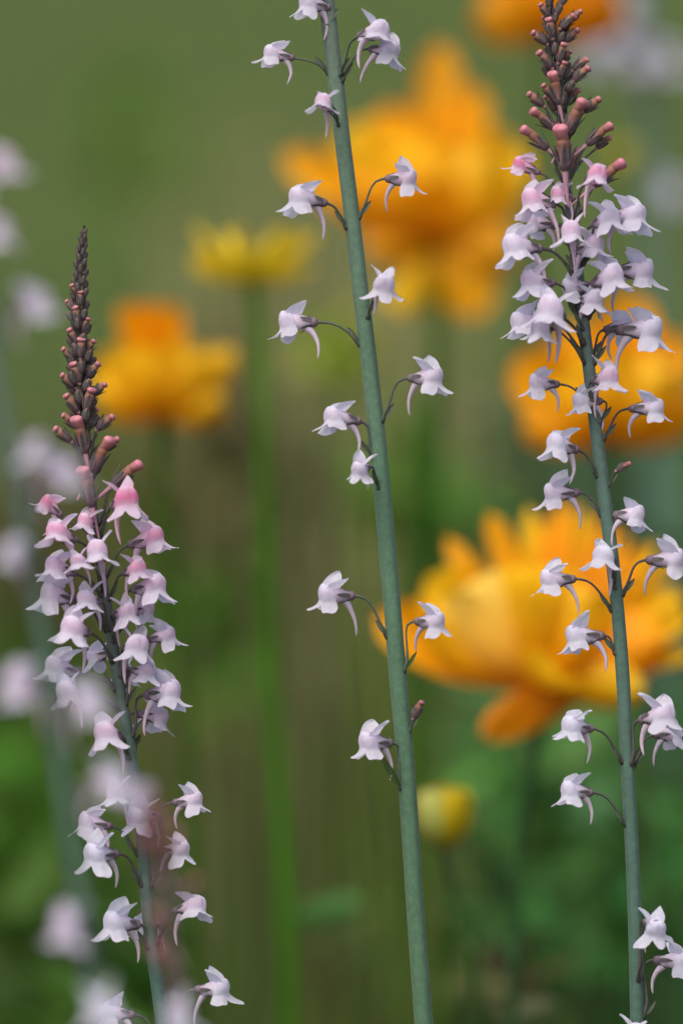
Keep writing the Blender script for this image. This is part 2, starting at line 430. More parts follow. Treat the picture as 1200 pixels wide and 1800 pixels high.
def groove(mb, z0):
    # the folded lip: a cleft down the middle of the cap, darker inside
    for i, (x, y, z) in enumerate(mb.v):
        if z > z0:
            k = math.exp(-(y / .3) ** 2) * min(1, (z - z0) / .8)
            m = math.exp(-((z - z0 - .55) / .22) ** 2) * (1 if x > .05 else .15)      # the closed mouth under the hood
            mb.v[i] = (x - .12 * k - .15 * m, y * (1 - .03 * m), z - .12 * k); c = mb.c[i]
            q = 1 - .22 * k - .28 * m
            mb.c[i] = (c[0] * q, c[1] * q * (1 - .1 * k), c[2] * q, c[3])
def make_bud(kind, rnd):
    mb = MB(); CAP = (.50, .215, .235); BODY = (.27, .13, .085); SP = (.50, .30, .35)
    if kind == 0:
        def col(s):
            c = lc(SP, BODY, min(1, max(0, (s - .3) / .2))); c = lc(c, CAP, min(1, max(0, (s - .64) / .2)))
            return (*c, .6 if s > .7 else .15)
        tube(mb, [(-.2, 0, -6.5), (-.1, 0, -4), (0, 0, -1.8), (0, 0, .3), (0, 0, 2.2), (.05, 0, 3.6), (.15, 0, 4.5), (.35, 0, 5.35), (.5, 0, 6.1), (.6, 0, 6.65)],
             [(0, .18), (.15, .34), (.3, .55), (.42, .78), (.53, .98), (.63, .95), (.70, .90), (.79, 1.0), (.86, 1.05), (.92, .88), (.97, .55), (1, .12)], 16, col, 40, lambda s: 1.0 + .32 * min(1, max(0, (s - .6) / .2)) * (1 - .5 * max(0, s - .88) / .12))
        groove(mb, 3.6)
    elif kind == 1:
        def col(s):
            c = lc(SP, BODY, min(1, s / .3)); c = lc(c, CAP, min(1, max(0, (s - .55) / .25)))
            return (*c, .5 if s > .65 else .1)
        tube(mb, [(0, 0, -1.4), (0, 0, 0), (0, 0, 1.6), (.05, 0, 2.8), (.18, 0, 3.6), (.36, 0, 4.25), (.5, 0, 4.7)],
             [(0, .4), (.2, .9), (.4, 1.15), (.55, 1.0), (.66, .86), (.78, .90), (.88, .80), (.96, .45), (1, .12)], 14, col, 30, lambda s: 1.0 + .4 * min(1, max(0, (s - .6) / .15)))
        groove(mb, 2.8)
    else:
        def col(s): return (*lc((.10, .07, .07), (.16, .08, .075), s), .1)
        tube(mb, [(0, 0, -.8), (0, 0, .2), (0, 0, 1.4), (.1, 0, 2.4), (.3, 0, 3.1)], [(0, .35), (.3, .95), (.55, 1.1), (.8, .75), (1, .25)], 10, col, 10)
    body = mb.mesh("bud", M_BUD, .001)
    mb = MB()
    L = (3.6, 3.3, 3.2)[kind]; c1 = (.075, .075, .07) if kind < 2 else (.055, .065, .05); c0 = (.14, .09, .11)
    sepal_ring(mb, L, 1.0,   .72 if kind else .6, (.9, .55, -.1)[kind], 'z', 5, rnd.uniform(0, 1), c0, c1, rnd=rnd)
    tube(mb, [(0, 0, -1.1), (0, 0, -.6), (0, 0, 0), (0, 0, .5)], [(0, .35), (.4, .8), (.7, 1.05), (1, 1.08)], 9, lambda s: (.13, .09, .10, 0), 5)
    return body, mb.mesh("calyx", M_GREEN, .001)
BUDS = {k: [make_bud(k, random.Random(k * 9 + i)) for i in range(3)] for k in (0, 1, 2)}

# ================================================================== setting
def plane(name, x0, x1, y0, y1, z, mat, n=1):
    v = []; f = []
    for j in range(n + 1):
        for i in range(n + 1): v.append((lerp(x0, x1, i / n), lerp(y0, y1, j / n), z))
    for j in range(n):
        for i in range(n): a = j * (n + 1) + i; f.append((a, a + 1, a + n + 2, a + n + 1))
    me = bpy.data.meshes.new(name); me.from_pydata(v, [], f); me.materials.append(mat)
    o = bpy.data.objects.new(name, me); COL.objects.link(o); o["kind"] = "structure"; return o
plane("ground", -300, 300, -100, 500, 0, M_SOIL, 6)
plane("lawn", -60, 60, 5.2, 120, .004, M_LAWN, 4)

def blade(mb, base, top, wid, c, bend, seg=5):
    """one strap leaf from base to top"""
    ax = top - base; side = Vector((random.uniform(-1, 1), random.uniform(-.5, .5), 0)).normalized()
    v = []; cc = []; f = []
    for i in range(seg + 1):
        t = i / seg; w_ = wid * (1 - t ** 2.2) * .5 + .0002
        p = base + ax * t + bend * (t * t) - Vector((0, 0, 1)) * bend.length * .25 * t * t
        v += [p - side * w_, p + side * w_]; k = lerp(.85, 1.1, t); q = (c[0] * k, c[1] * k, c[2] * k, 0); cc += [q, q]
    for i in range(seg): a = 2 * i; f.append((a, a + 1, a + 3, a + 2))
    mb.add(v, f, cc)
TB = 1.25
def tuft(px, d, half, top, n, c, c2=None, wid=.006, spread=.5, lean=0, depth=.12, name="grass", vary=.18, soft=.35):
    """a stand of strap leaves rooted on the ground; top = picture row the tips reach"""
    mb = MB(); c2 = c2 or c
    ztop = P(px, top, d).z
    for _ in range(n):
        yy = random.gauss(0, depth)
        dd = d + yy
        b = P(px + random.uniform(-1, 1) * half, 900, dd); b.z = 0
        h = ztop * random.uniform(1 - soft, 1.0)
        tp = Vector((b.x + lean * h + random.gauss(0, .03) * spread, b.y + random.gauss(0, .03) * spread, h))
        k = TB * random.uniform(1 - vary, 1 + vary); cc = lc(c, c2, random.random()); cc = tuple(x * k for x in cc)
        blade(mb, b, tp, wid * random.uniform(.6, 1.3), cc, Vector((random.gauss(0, .05), random.gauss(0, .05), 0)) * spread)
    o = put(name, mb.mesh(name, M_LEAF), None); o["kind"] = "stuff"
    return o
# far stands of the border, then the nearer ones
BRN = (.13, .11, .045); BRN2 = (.095, .078, .035); GRN = (.045, .12, .008); BGR = (.04, .10, .035); LGR = (.10, .16, .045)
tuft(480, 4.0, 330, 620, 900, BRN2, (.07, .075, .025), wid=.012, spread=2.0, depth=.25)
tuft(60, 3.6, 260, 1020, 800, GRN, (.06, .10, .025), wid=.012, spread=2.0, depth=.25)
tuft(560, 3.2, 130, 900, 500, BRN, (.11, .12, .05), wid=.010, spread=1.5, depth=.2)
tuft(960, 3.4, 260, 1150, 900, BGR, (.06, .12, .04), wid=.012, spread=2.0, depth=.25)
tuft(1130, 3.0, 130, 500, 500, (.075, .13, .075), BGR, wid=.010, spread=1.2, depth=.2)
tuft(560, 3.6, 130, 60, 260, (.26, .25, .12), (.20, .22, .08), wid=.010, spread=1.2, depth=.2)
tuft(860, 2.6, 110, 1000, 260, (.05, .10, .03), BRN, wid=.008, spread=1.0, depth=.15)
tuft(120, 2.6, 180, 1500, 260, (.03, .07, .015), GRN, wid=.009, spread=1.4, depth=.15)

# ================================================================== globeflowers
YEL = (.93, .58, .008); ORA = (.92, .42, .002); DOR = (.84, .29, .002); LYE = (.95, .70, .10)
def petal_mesh(base, tip, nrm, width, arch, cup, c0, c1, shape=1.0):
    mb = MB(); ax = tip - base; L = ax.length; a = ax.normalized()
    n = (nrm - a * nrm.dot(a)).normalized(); sd = a.cross(n)
    rr = random.uniform(0, 6)
    def fn(u, v):
        wv = width * .5 * (.22 + .78 * math.sin(math.pi * .5 * min(1, v * 1.5 / shape))) * max(0, 1 - v ** 5) ** .5
        p = base + a * (L * v) + n * (arch * math.sin(math.pi * v ** .85)) + sd * (u * wv) - n * (cup * u * u * wv * 2)
        p = p + n * (.05 * width * math.sin(3 * u + 5 * v + rr) * v)
        return tuple(p), (*lc(c0, c1, min(1, v * 1.1)), 0)
    sheet(mb, fn, 10, 12)
    return mb.mesh("petal", M_GLOBE)
class Globe:
    def __init__(s, label, d, rx, ry, stem, r=6, stemc=(.07, .14, .02), foot=0, cat="globeflower", nm="globeflower_plant"):
        s.d = d; s.base = pf(rx, ry, d)
        pts = [P(rx, ry, d)] + [P(x, y, d) for x, y in stem]
        low = pts[-1]; s.root = Vector((low.x + foot, low.y, 0))
        s.e = thing(nm, s.root, label, cat, "globeflowers among the grass")
        mb = MB(); rad = r * KPX * d
        allp = [p - s.root for p in pts] + [low.lerp(s.root, .5) - s.root, Vector((0, 0, -.01))]
        tube(mb, allp, [(0, rad * .9), (1, rad * 1.2)], 10, lambda t: (*stemc, 0), 30)
        put("stem", mb.mesh("stem", M_LEAF), s.e)
        s.T = Matrix.Translation(CAM - s.root) @ B3.to_4x4()
    def petal(s, dx, dy, c, width, arch=20, cup=.35, bx=0, by=0, bc=0, face=1, c0=ORA, c1=YEL, nm="petal", shape=1.0):
        """tip offset from the receptacle in pixels and towards the viewer (c, mm); face 1: outer side seen"""
        k = KPX * s.d
        b = s.base + Vector((bx * k, -by * k, bc * .001)); t = s.base + Vector((dx * k, -dy * k, c * .001))
        if face > 0: n = Vector((.15 * math.copysign(1, dx or 1), -.35, 1))
        else: n = Vector((-.1 * math.copysign(1, dx or 1), -.2, -1))
        me = petal_mesh(b, t, n, width * k, arch * k, cup, c0, c1, shape)
        if nm == 'leaf': me.materials[0] = M_LEAF
        me.transform(s.T)
        return put(nm, me, s.e)
    def boss(s, r=26, dy=-10, c=(.45, .35, .02)):
        mb = MB(); k = KPX * s.d; cp = s.base + Vector((0, -dy * k, 0))
        for i in range(60):
            a = random.uniform(0, 6.28); q = random.uniform(0, 1) ** .5; hh = random.uniform(.7, 1.3)
            b = cp + Vector((math.cos(a) * q * r * k * .4, 0, math.sin(a) * q * r * k * .4))
            t = cp + Vector((math.cos(a) * q * r * k, hh * r * 1.2 * k, math.sin(a) * q * r * k))
            tube(mb, [b, (b + t) / 2 + Vector((0, .001, 0)), t], [(0, .0004), (.8, .0004), (1, .0008)], 5, lambda t: (*c, 0), 4)
        me = mb.mesh("stamens", M_GLOBE); me.transform(s.T); o = put("stamens", me, s.e); return o

# lower right, the largest and nearest
g = Globe("large golden-orange globeflower with upright inner petals behind the right-hand lilac spike, drooping petal below", 1.45, 955, 1205,
          [(945, 1300), (915, 1450), (905, 1650), (900, 1850)], 9, (.03, .09, .03))
g.petal(-205, -190, -10, 150, 40, .3, face=-1)                   # back left
g.petal(-295, -120, -12, 120, 30, .3, face=-1, c0=DOR, c1=ORA)
g.petal(-170, -262, -14, 55, 10, .2, face=-1, c0=ORA, c1=ORA)
g.petal(-95, -305, -6, 56, 15, .2, by=-60, face=-1, c0=ORA, c1=ORA, shape=.6)
g.petal(-22, -318, -14, 46, 8, .2, face=-1, c0=ORA, c1=YEL, shape=.6)
g.petal(32, -330, -10, 42, 8, .2, face=-1, c0=DOR, c1=ORA, shape=.6)
g.petal(80, -318, -14, 42, 8, .2, face=-1, c0=ORA, c1=YEL, shape=.6)
g.petal(130, -290, -12, 42, 8, .2, face=-1, c0=ORA, c1=ORA, shape=.6)
g.petal(190, -230, -14, 110, 20, .3, face=-1, c0=ORA, c1=YEL)
g.petal(250, -150, -8, 120, 30, .3, face=-1, c0=ORA, c1=YEL)
g.petal(-150, -170, 14, 190, 55, .45, c0=ORA, c1=LYE)             # the bright bowl
g.petal(-30, -205, 20, 190, 50, .45, c0=ORA, c1=YEL)
g.petal(95, -165, 16, 180, 50, .45, c0=ORA, c1=YEL)
g.petal(-215, -120, 5, 140, 45, .4, c0=ORA, c1=YEL)
g.petal(215, -85, 8, 150, 40, .4, c0=DOR, c1=ORA)
g.petal(-112, 86, 10, 86, 10, .1, c0=DOR, c1=DOR, bx=95, by=-30, shape=.8)
g.petal(-70, 50, 4, 70, 10, .1, c0=DOR, c1=ORA, bx=120, by=-25)
for dx, dy in [(5, -300), (55, -335), (105, -310), (155, -275), (180, -250)]: g.petal(dx, dy, -9, 26, 5, .15, face=-1, c0=DOR, c1=ORA, shape=.6)        # drooping
g.petal(20, -20, 26, 120, 20, .3, c0=ORA, c1=YEL, bx=-40, by=-30)
g.petal(170, 5, 14, 95, 25, .3, c0=ORA, c1=YEL, by=-10)
for dx, dy, c in [(215, -205, -12), (245, -175, 0), (262, -120, 6), (240, -230, -14), (205, -255, -10), (270, -60, 4)]: g.petal(dx, dy, c, 38, 12, .2, face=-1, c0=ORA, c1=YEL, shape=.7)
g.boss(30, -60)
# upper centre
g = Globe("tall broad orange globeflower behind the middle stem, widest of the orange blooms near the top", 1.68, 765, 425,
          [(768, 600), (755, 900), (740, 1200), (735, 1850)], 17, (.03, .11, .005))
g.petal(10, -360, -14, 95, 10, .3, face=-1, c0=ORA, c1=ORA)
g.petal(-85, -250, -16, 100, 20, .3, face=-1, c0=YEL, c1=ORA)
g.petal(75, -285, -12, 90, 12, .3, face=-1, c0=YEL, c1=ORA)
g.petal(-160, -210, -12, 140, 25, .3, face=-1, c0=ORA, c1=YEL)
g.petal(-270, -160, -8, 90, 20, .3, face=-1, c0=ORA, c1=ORA)
g.petal(140, -190, -10, 150, 30, .3, face=-1, c0=ORA, c1=YEL)
g.petal(10, -175, 16, 180, 40, .4, c0=ORA, c1=YEL)
g.petal(-110, -160, 14, 180, 40, .4, c0=ORA, c1=YEL)
g.petal(115, -130, 14, 190, 40, .4, c0=ORA, c1=YEL)
g.petal(-165, -85, 16, 110, 30, .3, c0=DOR, c1=ORA)
g.petal(-125, 20, 10, 80, 20, .3, c0=ORA, c1=ORA)
g.petal(-70, 125, 6, 85, 15, .3, c0=ORA, c1=YEL, by=10)
g.petal(85, 130, 8, 105, 20, .3, c0=ORA, c1=ORA)
g.petal(130, 30, 10, 120, 20, .3, c0=ORA, c1=ORA)
g.petal(-20, -100, 24, 130, 25, .35, c0=DOR, c1=ORA)
# left one
g = Globe("yellow-orange globeflower cup with blocky upright centre beside the left-hand bud spire", 1.58, 283, 735,
          [(290, 850), (310, 1100), (335, 1400), (345, 1850)], 12, (.035, .09, .006))
for dx in (-70, -40, -8, 25): g.petal(dx, -208 + abs(dx + 20) * .12, 4 + dx * .05, 56, 6, .2, by=-60, face=-1, c0=ORA, c1=ORA, shape=.6)
g.petal(-105, -115, -8, 120, 25, .35, face=-1, c0=YEL, c1=YEL)
g.petal(80, -125, -8, 110, 25, .35, face=-1, c0=YEL, c1=YEL)
g.petal(-75, -100, 12, 110, 35, .4, c0=ORA, c1=YEL)
g.petal(0, -125, 18, 130, 35, .4, c0=ORA, c1=YEL)
g.petal(70, -105, 14, 120, 35, .4, c0=ORA, c1=YEL)
g.petal(132, -120, 0, 70, 30, .3, c0=ORA, c1=YEL, by=0)
g.petal(-118, -50, 6, 85, 25, .35, c0=ORA, c1=YEL)
g.petal(112, -30, 8, 85, 25, .35, c0=ORA, c1=YEL)
# small fading one on the tall green stalk
g = Globe("fading yellow globeflower with spidery fringe on a thick bright green stalk", 1.56, 442, 500,
          [(455, 600), (467, 900), (478, 1200), (498, 1500), (508, 1850)], 13, (.045, .17, .004))
for i in range(34):
    a = 2 * math.pi * i / 34 + random.uniform(-.1, .1)
    g.petal(math.cos(a) * random.uniform(80, 125), -random.uniform(30, 105), math.sin(a) * 14, 22, 8, .1, c0=(.62, .60, .02), c1=(.93, .68, .03), shape=.6, nm="narrow_petal")
g.boss(32, -8, (.45, .47, .01))
g.petal(195, 1085, 8, 60, 14, .2, by=1120, bx=60, c0=(.08, .22, .05), c1=(.10, .26, .07), nm="leaf")
# top right, only its underside in the frame
g = Globe("orange globeflower cut by the picture's top edge beside the right-hand bud spire", 1.72, 955, 62,
          [(945, 300), (930, 700), (925, 1200), (920, 1850)], 9, (.05, .10, .02))
g.petal(-115, -55, 6, 130, 25, .35, c0=ORA, c1=ORA); g.petal(-50, -105, 14, 130, 25, .35, c0=ORA, c1=ORA)
g.petal(40, -110, 14, 140, 25, .35, c0=ORA, c1=ORA); g.petal(125, -75, 8, 130, 25, .35, c0=ORA, c1=DOR)
g.petal(150, -45, -4, 90, 20, .35, c0=ORA, c1=ORA); g.petal(0, -150, -8, 130, 20, .3, face=-1)
# right middle
g = Globe("wide bright orange globeflower behind the middle of the right-hand lilac spike", 1.56, 1065, 775,
          [(1075, 950), (1120, 1200), (1140, 1500), (1150, 1850)], 11, (.05, .10, .03))
g.petal(-160, -145, -6, 130, 25, .35, face=-1, c0=ORA, c1=ORA); g.petal(-60, -210, -10, 130, 25, .35, face=-1, c0=ORA, c1=ORA)
g.petal(50, -265, -12, 130, 20, .3, face=-1, c0=ORA, c1=ORA); g.petal(130, -190, -10, 130, 20, .3, face=-1, c0=ORA, c1=ORA)
g.petal(-150, -35, 8, 100, 25, .3, c0=ORA, c1=ORA); g.petal(-95, -120, 14, 150, 35, .4, c0=ORA, c1=YEL)
g.petal(10, -150, 18, 170, 35, .4, c0=ORA, c1=YEL); g.petal(110, -120, 14, 150, 35, .4, c0=ORA, c1=YEL)
g.petal(160, -60, 6, 120, 25, .35, c0=ORA, c1=ORA)
# closed bud lower middle
g = Globe("round yellow-green globeflower bud with reddish flush beside the foot of the middle stem", 1.40, 778, 1492,
          [(795, 1560), (815, 1650), (835, 1850)], 8, (.04, .09, .02), cat="flower bud")
for i, (dx, wd_, c, face, ca, cb) in enumerate([(-22, 70, 10, 1, (.38, .42, .06), (.60, .66, .18)), (28, 72, 12, 1, (.35, .33, .01), (.60, .46, .01)), (-44, 52, -2, 1, (.38, .12, .06), (.42, .30, .1)),
        (48, 52, -2, 1, (.35, .33, .01), (.55, .40, .01)), (-15, 80, -10, -1, (.4, .3, .02), (.6, .5, .1)), (20, 80, -10, -1, (.4, .3, .02), (.6, .5, .02))]):
    g.petal(dx, -108 + abs(dx) * .25, c, wd_, 30 if face > 0 else 14, .5, face=face, c0=ca, c1=cb, shape=.7)
# two small buds seen as soft yellow-green spots
def small_bud(label, d, x, y, r, stem, c):
    g = Globe(label, d, x, y, stem, 6, (.06, .12, .02), cat="flower bud")
    for k in range(6):
        a = k * 1.05
        g.petal(math.cos(a) * r * .35, -r * 1.9, math.sin(a) * r * .12, r * 1.1, r * .5, .5, face=1 if math.sin(a) >= 0 else -1, c0=c, c1=tuple(min(1, q * 1.35) for q in c), shape=.6)
small_bud("lime green bud low behind the middle stem, half way up the picture", 1.85, 600, 700, 34, [(600, 900), (600, 1300), (610, 1850)], (.16, .24, .015))
small_bud("yellowish bud between the right-hand spire and the picture's upper right edge", 1.9, 1095, 315, 34, [(1098, 500), (1100, 900), (1105, 1850)], (.40, .36, .02))
small_bud("small yellow bud deep in the grass near the lower right", 2.0, 1015, 1680, 26, [(1015, 1750), (1015, 1850)], (.30, .26, .03))

# nearer grass stems, loose streaks behind the spikes
tuft(760, 1.9, 60, 560, 22, (.05, .12, .012), (.07, .11, .03), wid=.006, spread=.4, depth=.06)
tuft(880, 1.9, 60, 1300, 16, (.03, .08, .015), (.05, .11, .02), wid=.006, spread=.4, depth=.06)
tuft(1010, 1.75, 60, 1350, 16, (.035, .09, .01), (.05, .12, .015), wid=.0045, spread=.35, depth=.05)
tuft(1160, 2.1, 60, 700, 26, (.07, .13, .07), (.05, .10, .05), wid=.007, spread=.5, depth=.08)
tuft(480, 2.0, 60, 300, 10, (.13, .15, .06), (.10, .12, .05), wid=.004, spread=.3, depth=.08)
tuft(620, 1.9, 60, 900, 16, (.10, .11, .045), (.08, .11, .03), wid=.004, spread=.3, depth=.08)
tuft(380, 2.1, 70, 1000, 24, (.06, .13, .015), (.05, .10, .02), wid=.007, spread=.4, depth=.1)
tuft(30, 2.2, 90, 1100, 30, (.05, .12, .015), (.05, .09, .02), wid=.007, spread=.6, depth=.1)

def leafy(px, py, d, hx, hy, n, c, c2, size=.03, name="foliage"):
    # leafy shoots: thin stalks up from the ground carrying broad leaves
    mb = MB(); k = KPX * d
    for q in range(n):
        x = px + random.gauss(0, .5) * hx; y = py + random.gauss(0, .5) * hy; dd = d + random.gauss(0, .05)
        p = P(x, y, dd); cc = tuple(v * random.uniform(1.15, 1.75) for v in lc(c, c2, random.random()))
        if q % 6 == 0: blade(mb, Vector((p.x + random.gauss(0, .02), p.y, 0)), p, .003, cc, Vector((.01, 0, 0)))
        a = random.uniform(0, 6.28); el = random.uniform(-.5, .9)
        t = Vector((math.cos(a) * math.cos(el), math.sin(a) * math.cos(el), math.sin(el))) * size * random.uniform(.7, 1.4)
        blade(mb, p, p + t, size * .55, cc, t * .2, 4)
    o = put(name, mb.mesh(name, M_LEAF)); o["kind"] = "stuff"; return o
leafy(400, 860, 2.5, 170, 200, 120, (.06, .055, .02), (.08, .08, .025))
leafy(350, 1100, 2.5, 110, 150, 50, (.05, .14, .01), (.06, .15, .012))
leafy(240, 230, 3.4, 120, 150, 40, (.07, .15, .015), (.08, .16, .02))
leafy(600, 630, 2.0, 45, 40, 40, (.14, .20, .015), (.18, .22, .03), .018)
leafy(820, 760, 2.1, 22, 70, 14, (.24, .22, .12), (.2, .2, .08), .015)
leafy(60, 1450, 2.0, 120, 260, 90, (.035, .09, .006), (.05, .13, .012))
leafy(170, 1700, 1.8, 120, 100, 60, (.025, .06, .012), (.04, .09, .012))
leafy(950, 1380, 1.9, 90, 130, 90, (.08, .20, .06), (.09, .22, .05))
leafy(1120, 1420, 2.0, 60, 200, 80, (.06, .16, .05), (.08, .18, .05))
leafy(760, 1650, 2.0, 70, 120, 50, (.07, .14, .02), (.08, .12, .03))
leafy(940, 1640, 1.75, 110, 110, 60, (.035, .10, .022), (.04, .11, .02))
leafy(640, 1700, 2.1, 90, 90, 50, (.09, .07, .03), (.08, .09, .03))
leafy(1150, 1600, 1.8, 60, 150, 50, (.03, .10, .015), (.04, .12, .03))
leafy(870, 1740, 1.6, 60, 50, 26, (.10, .08, .04), (.08, .09, .03), .015)
leafy(740, 900, 2.2, 60, 120, 60, (.05, .13, .01), (.06, .12, .02))
leafy(1130, 980, 2.1, 50, 120, 40, (.04, .09, .05), (.05, .11, .06))
tuft(868, 1.55, 16, 1290, 6, (.02, .06, .012), wid=.006, spread=.12, depth=.02)
tuft(1045, 1.5, 30, 1330, 6, (.02, .065, .008), wid=.0045, spread=.15, depth=.02)
tuft(985, 1.52, 10, 1380, 3, (.03, .09, .01), wid=.005, spread=.1, depth=.01)
tuft(505, 1.7, 12, 560, 3, (.10, .15, .03), wid=.004, spread=.15, depth=.02)
tuft(650, 1.7, 14, 900, 4, (.10, .13, .05), wid=.004, spread=.15, depth=.02)
tuft(330, 1.75, 20, 760, 4, (.055, .09, .015), wid=.005, spread=.2, depth=.02)
tuft(385, 1.8, 20, -60, 5, (.13, .15, .06), wid=.004, spread=.2, depth=.02)
tuft(700, 1.62, 30, 480, 5, (.09, .11, .03), wid=.004, spread=.2, depth=.02)
tuft(1180, 1.5, 25, 1250, 5, (.02, .09, .02), wid=.006, spread=.2, depth=.02)
for _x, _t, _d in [(900, 1330, 1.5), (922, 1420, 1.42), (965, 1390, 1.44), (1010, 1440, 1.46), (1050, 1300, 1.42), (1068, 1480, 1.5), (1155, 1380, 1.46), (830, 1520, 1.48), (770, 1560, 1.5), (690, 1540, 1.6), (545, 1350, 1.6), (365, 1480, 1.55)]:
    tuft(_x, _d, 8, _t, 2, (.03, .085, .012), (.06, .12, .02), wid=.0035, spread=.25, depth=.01)
tuft(840, 1.5, 60, 1480, 7, (.08, .08, .03), wid=.003, spread=.9, lean=-.08, depth=.02)
tuft(940, 1.6, 60, 1560, 18, (.03, .10, .025), wid=.008, spread=.9, depth=.03)
tuft(110, 1.7, 60, 1480, 10, (.035, .075, .012), wid=.006, spread=.5, depth=.03)

# ================================================================== toadflaxes
GRP = "lilac toadflaxes in the border"
# background plant, far right
bgp = Plant("blurred toadflax standing behind at the right edge, soft mauve blooms near the top", GRP, 1.95,
            [(1130, -60), (1140, 200), (1150, 500), (1158, 900), (1160, 1300), (1165, 1850)], [(0, 14), (1800, 22)],
            [(0, (.10, .17, .13)), (1800, (.07, .16, .10))])
for a in [(1070, 60, 1132, 130, 160, -5, 0, 1.7), (1185, 100, 1136, 170, 30, -5, 0, 1.7), (1120, 105, 1136, 180, 100, -5, 0, 1.5), (1192, 335, 1146, 420, 20, -5, 0, 1.6), (1100, 20, 1131, 70, 120, -5, 0, 1.5), (1040, 95, 1133, 160, 170, -5, 0, 1.4)]:
    bgp.flower(*a, pink=.0, shade=.9)

# ---- middle stem
mid = Plant("tall toadflax with thick bare blue-green stem in the middle and widely spaced white blooms", GRP, FOCUS,
            [(566, -60), (585, 100), (600, 230), (617, 370), (632, 500), (650, 650), (664, 780), (675, 900), (688, 1050), (700, 1200), (712, 1330), (720, 1450), (730, 1600), (745, 1800), (750, 1850)],
            [(-60, 14), (230, 13.5), (600, 14), (1000, 15), (1500, 15), (1850, 16)],
            [(0, (.12, .165, .13)), (250, (.11, .185, .13)), (900, (.085, .175, .11)), (1850, (.07, .15, .085))], pedc=(.085, .115, .09), root=(.01, .02))
mid.flower(536, 2, 573, 45, 165, 0, 0, .9)
mid.flower(476, 92, 573, 130, 165, -3, 0, .78, pink=.12)
mid.flower(690, 88, 607, 145, 25, -25, 0, .95)
mid.flower(667, 52, 602, 135, 42, -4, 0, 1.0, pink=.12)
mid.flower(566, 176, 592, 222, 105, 8, 0, .82, pink=.3)
mid.flower(522, 345, 607, 402, 155, -4, 0, 1.0)
mid.flower(722, 312, 637, 385, 12, -8, 0, .88, pink=.25)
mid.flower(676, 500, 646, 560, 75, -22, 0, .92)
mid.flower(503, 566, 625, 607, 178, -18, 0, 1.0)
mid.flower(768, 662, 678, 742, 25, -10, 0, 1.05)
mid.flower(583, 732, 662, 805, 152, -4, 0, 1.05)
mid.flower(630, 825, 668, 860, 118, -15, 0, .8)
mid.flower(572, 1045, 677, 1122, 165, -12, 0, 1.02)
mid.flower(770, 1092, 712, 1182, 28, -6, 0, .82, bract=BIGBRACT, bs=.55)
mid.flower(643, 1305, 706, 1388, 143, -8, 0, 1.05, bract=BIGBRACT, bs=1.0)
b = mid.bud(740, 1234, .85, 1, 0, lean=25, front=.3, drop=26, shade=.8); b["label"] = "withered brown bud"; b.color = (0, .7, 1, 1)

# ---- right spike
rgt = Plant("crowded lilac toadflax spike rising at the right, its budded tip cut by the top edge", GRP, FOCUS,
            [(960, -120), (966, -20), (975, 80), (985, 180), (992, 270), (1000, 360), (1012, 450), (1022, 540), (1035, 650), (1048, 760), (1060, 860), (1073, 960), (1083, 1050), (1093, 1170), (1100, 1300), (1108, 1450), (1115, 1600), (1120, 1800), (1122, 1850)],
            [(-120, 3), (100, 5), (270, 7), (450, 9), (540, 10.5), (700, 11), (900, 11.5), (1850, 12)],
            [(-100, (.12, .11, .12)), (200, (.16, .17, .185)), (400, (.13, .15, .155)), (600, (.105, .155, .14)), (900, (.085, .155, .125)), (1850, (.065, .135, .10))], root=(.005, .015))
RF = [  # bulge x, y, stem x, y, yaw, pitch, roll, size, pink
    (912, 287, 990, 352, 172, 5, 0, .8, 1.0), (1051, 305, 1004, 395, 62, 0, 0, .85, .75), (930, 350, 995, 425, 140, 0, 0, 1.0, .5),
    (1003, 405, 1003, 455, 93, 0, 0, 1.0, .3), (936, 392, 1000, 440, 200, -5, 0, .85, .2), (900, 432, 1007, 490, 152, -8, 0, 1.12, .12),
    (1075, 380, 1016, 455, 55, 0, 0, 1.05, .1), (1121, 375, 1018, 470, 18, -5, 0, 1.15, .1), (928, 492, 1016, 562, 145, -4, 0, 1.0, .18),
    (1080, 483, 1026, 555, 50, -4, 0, 1.05, .15), (1136, 475, 1030, 560, 10, -8, 0, 1.0, .12), (965, 542, 1022, 605, 118, -6, 0, 1.15, .15),
    (912, 565, 1024, 625, 155, -12, 0, 1.05, .08), (997, 505, 1018, 560, 170, -15, 0, .85, .05), (1100, 572, 1040, 628, -25, -10, 0, .95, .05),
    (1148, 578, 1042, 640, 8, -8, 0, 1.15, .05), (1074, 662, 1045, 715, 52, 0, 0, .95, .35), (940, 672, 1029, 712, 172, -8, 0, .78, .15),
    (1019, 705, 1040, 745, 160, -15, 0, .8, .05), (1152, 716, 1060, 775, 12, -8, 0, .95, .08), (972, 778, 1047, 838, 150, -3, 0, 1.0, .03),
    (970, 866, 1057, 908, 168, -12, 0, .92, .12), (1123, 905, 1079, 985, 15, -8, 0, .85, .12), (1058, 975, 1078, 1035, 112, -2, 0, 1.05, .0),
    (962, 1018, 1079, 1075, 165, -14, 0, 1.0, .1), (1190, 982, 1087, 1048, 12, -5, 0, 1.0, .1), (1008, 1118, 1088, 1150, 165, -10, 0, 1.05, .03),
    (998, 1275, 1100, 1342, 158, -6, 0, 1.0, .0), (998, 1390, 1106, 1452, 162, -10, 0, .92, .03), (1170, 1256, 1106, 1345, 42, -4, 0, 1.08, .12),
    (1190, 1290, 1108, 1352, -15, -15, 0, .9, .05), (1155, 1635, 1120, 1725, 62, -25, 0, .95, .0), (1200, 1690, 1120, 1790, 15, -10, 0, 1.0, .0),
    (1117, 1815, 1120, 1845, 92, 0, 0, .9, .1)]
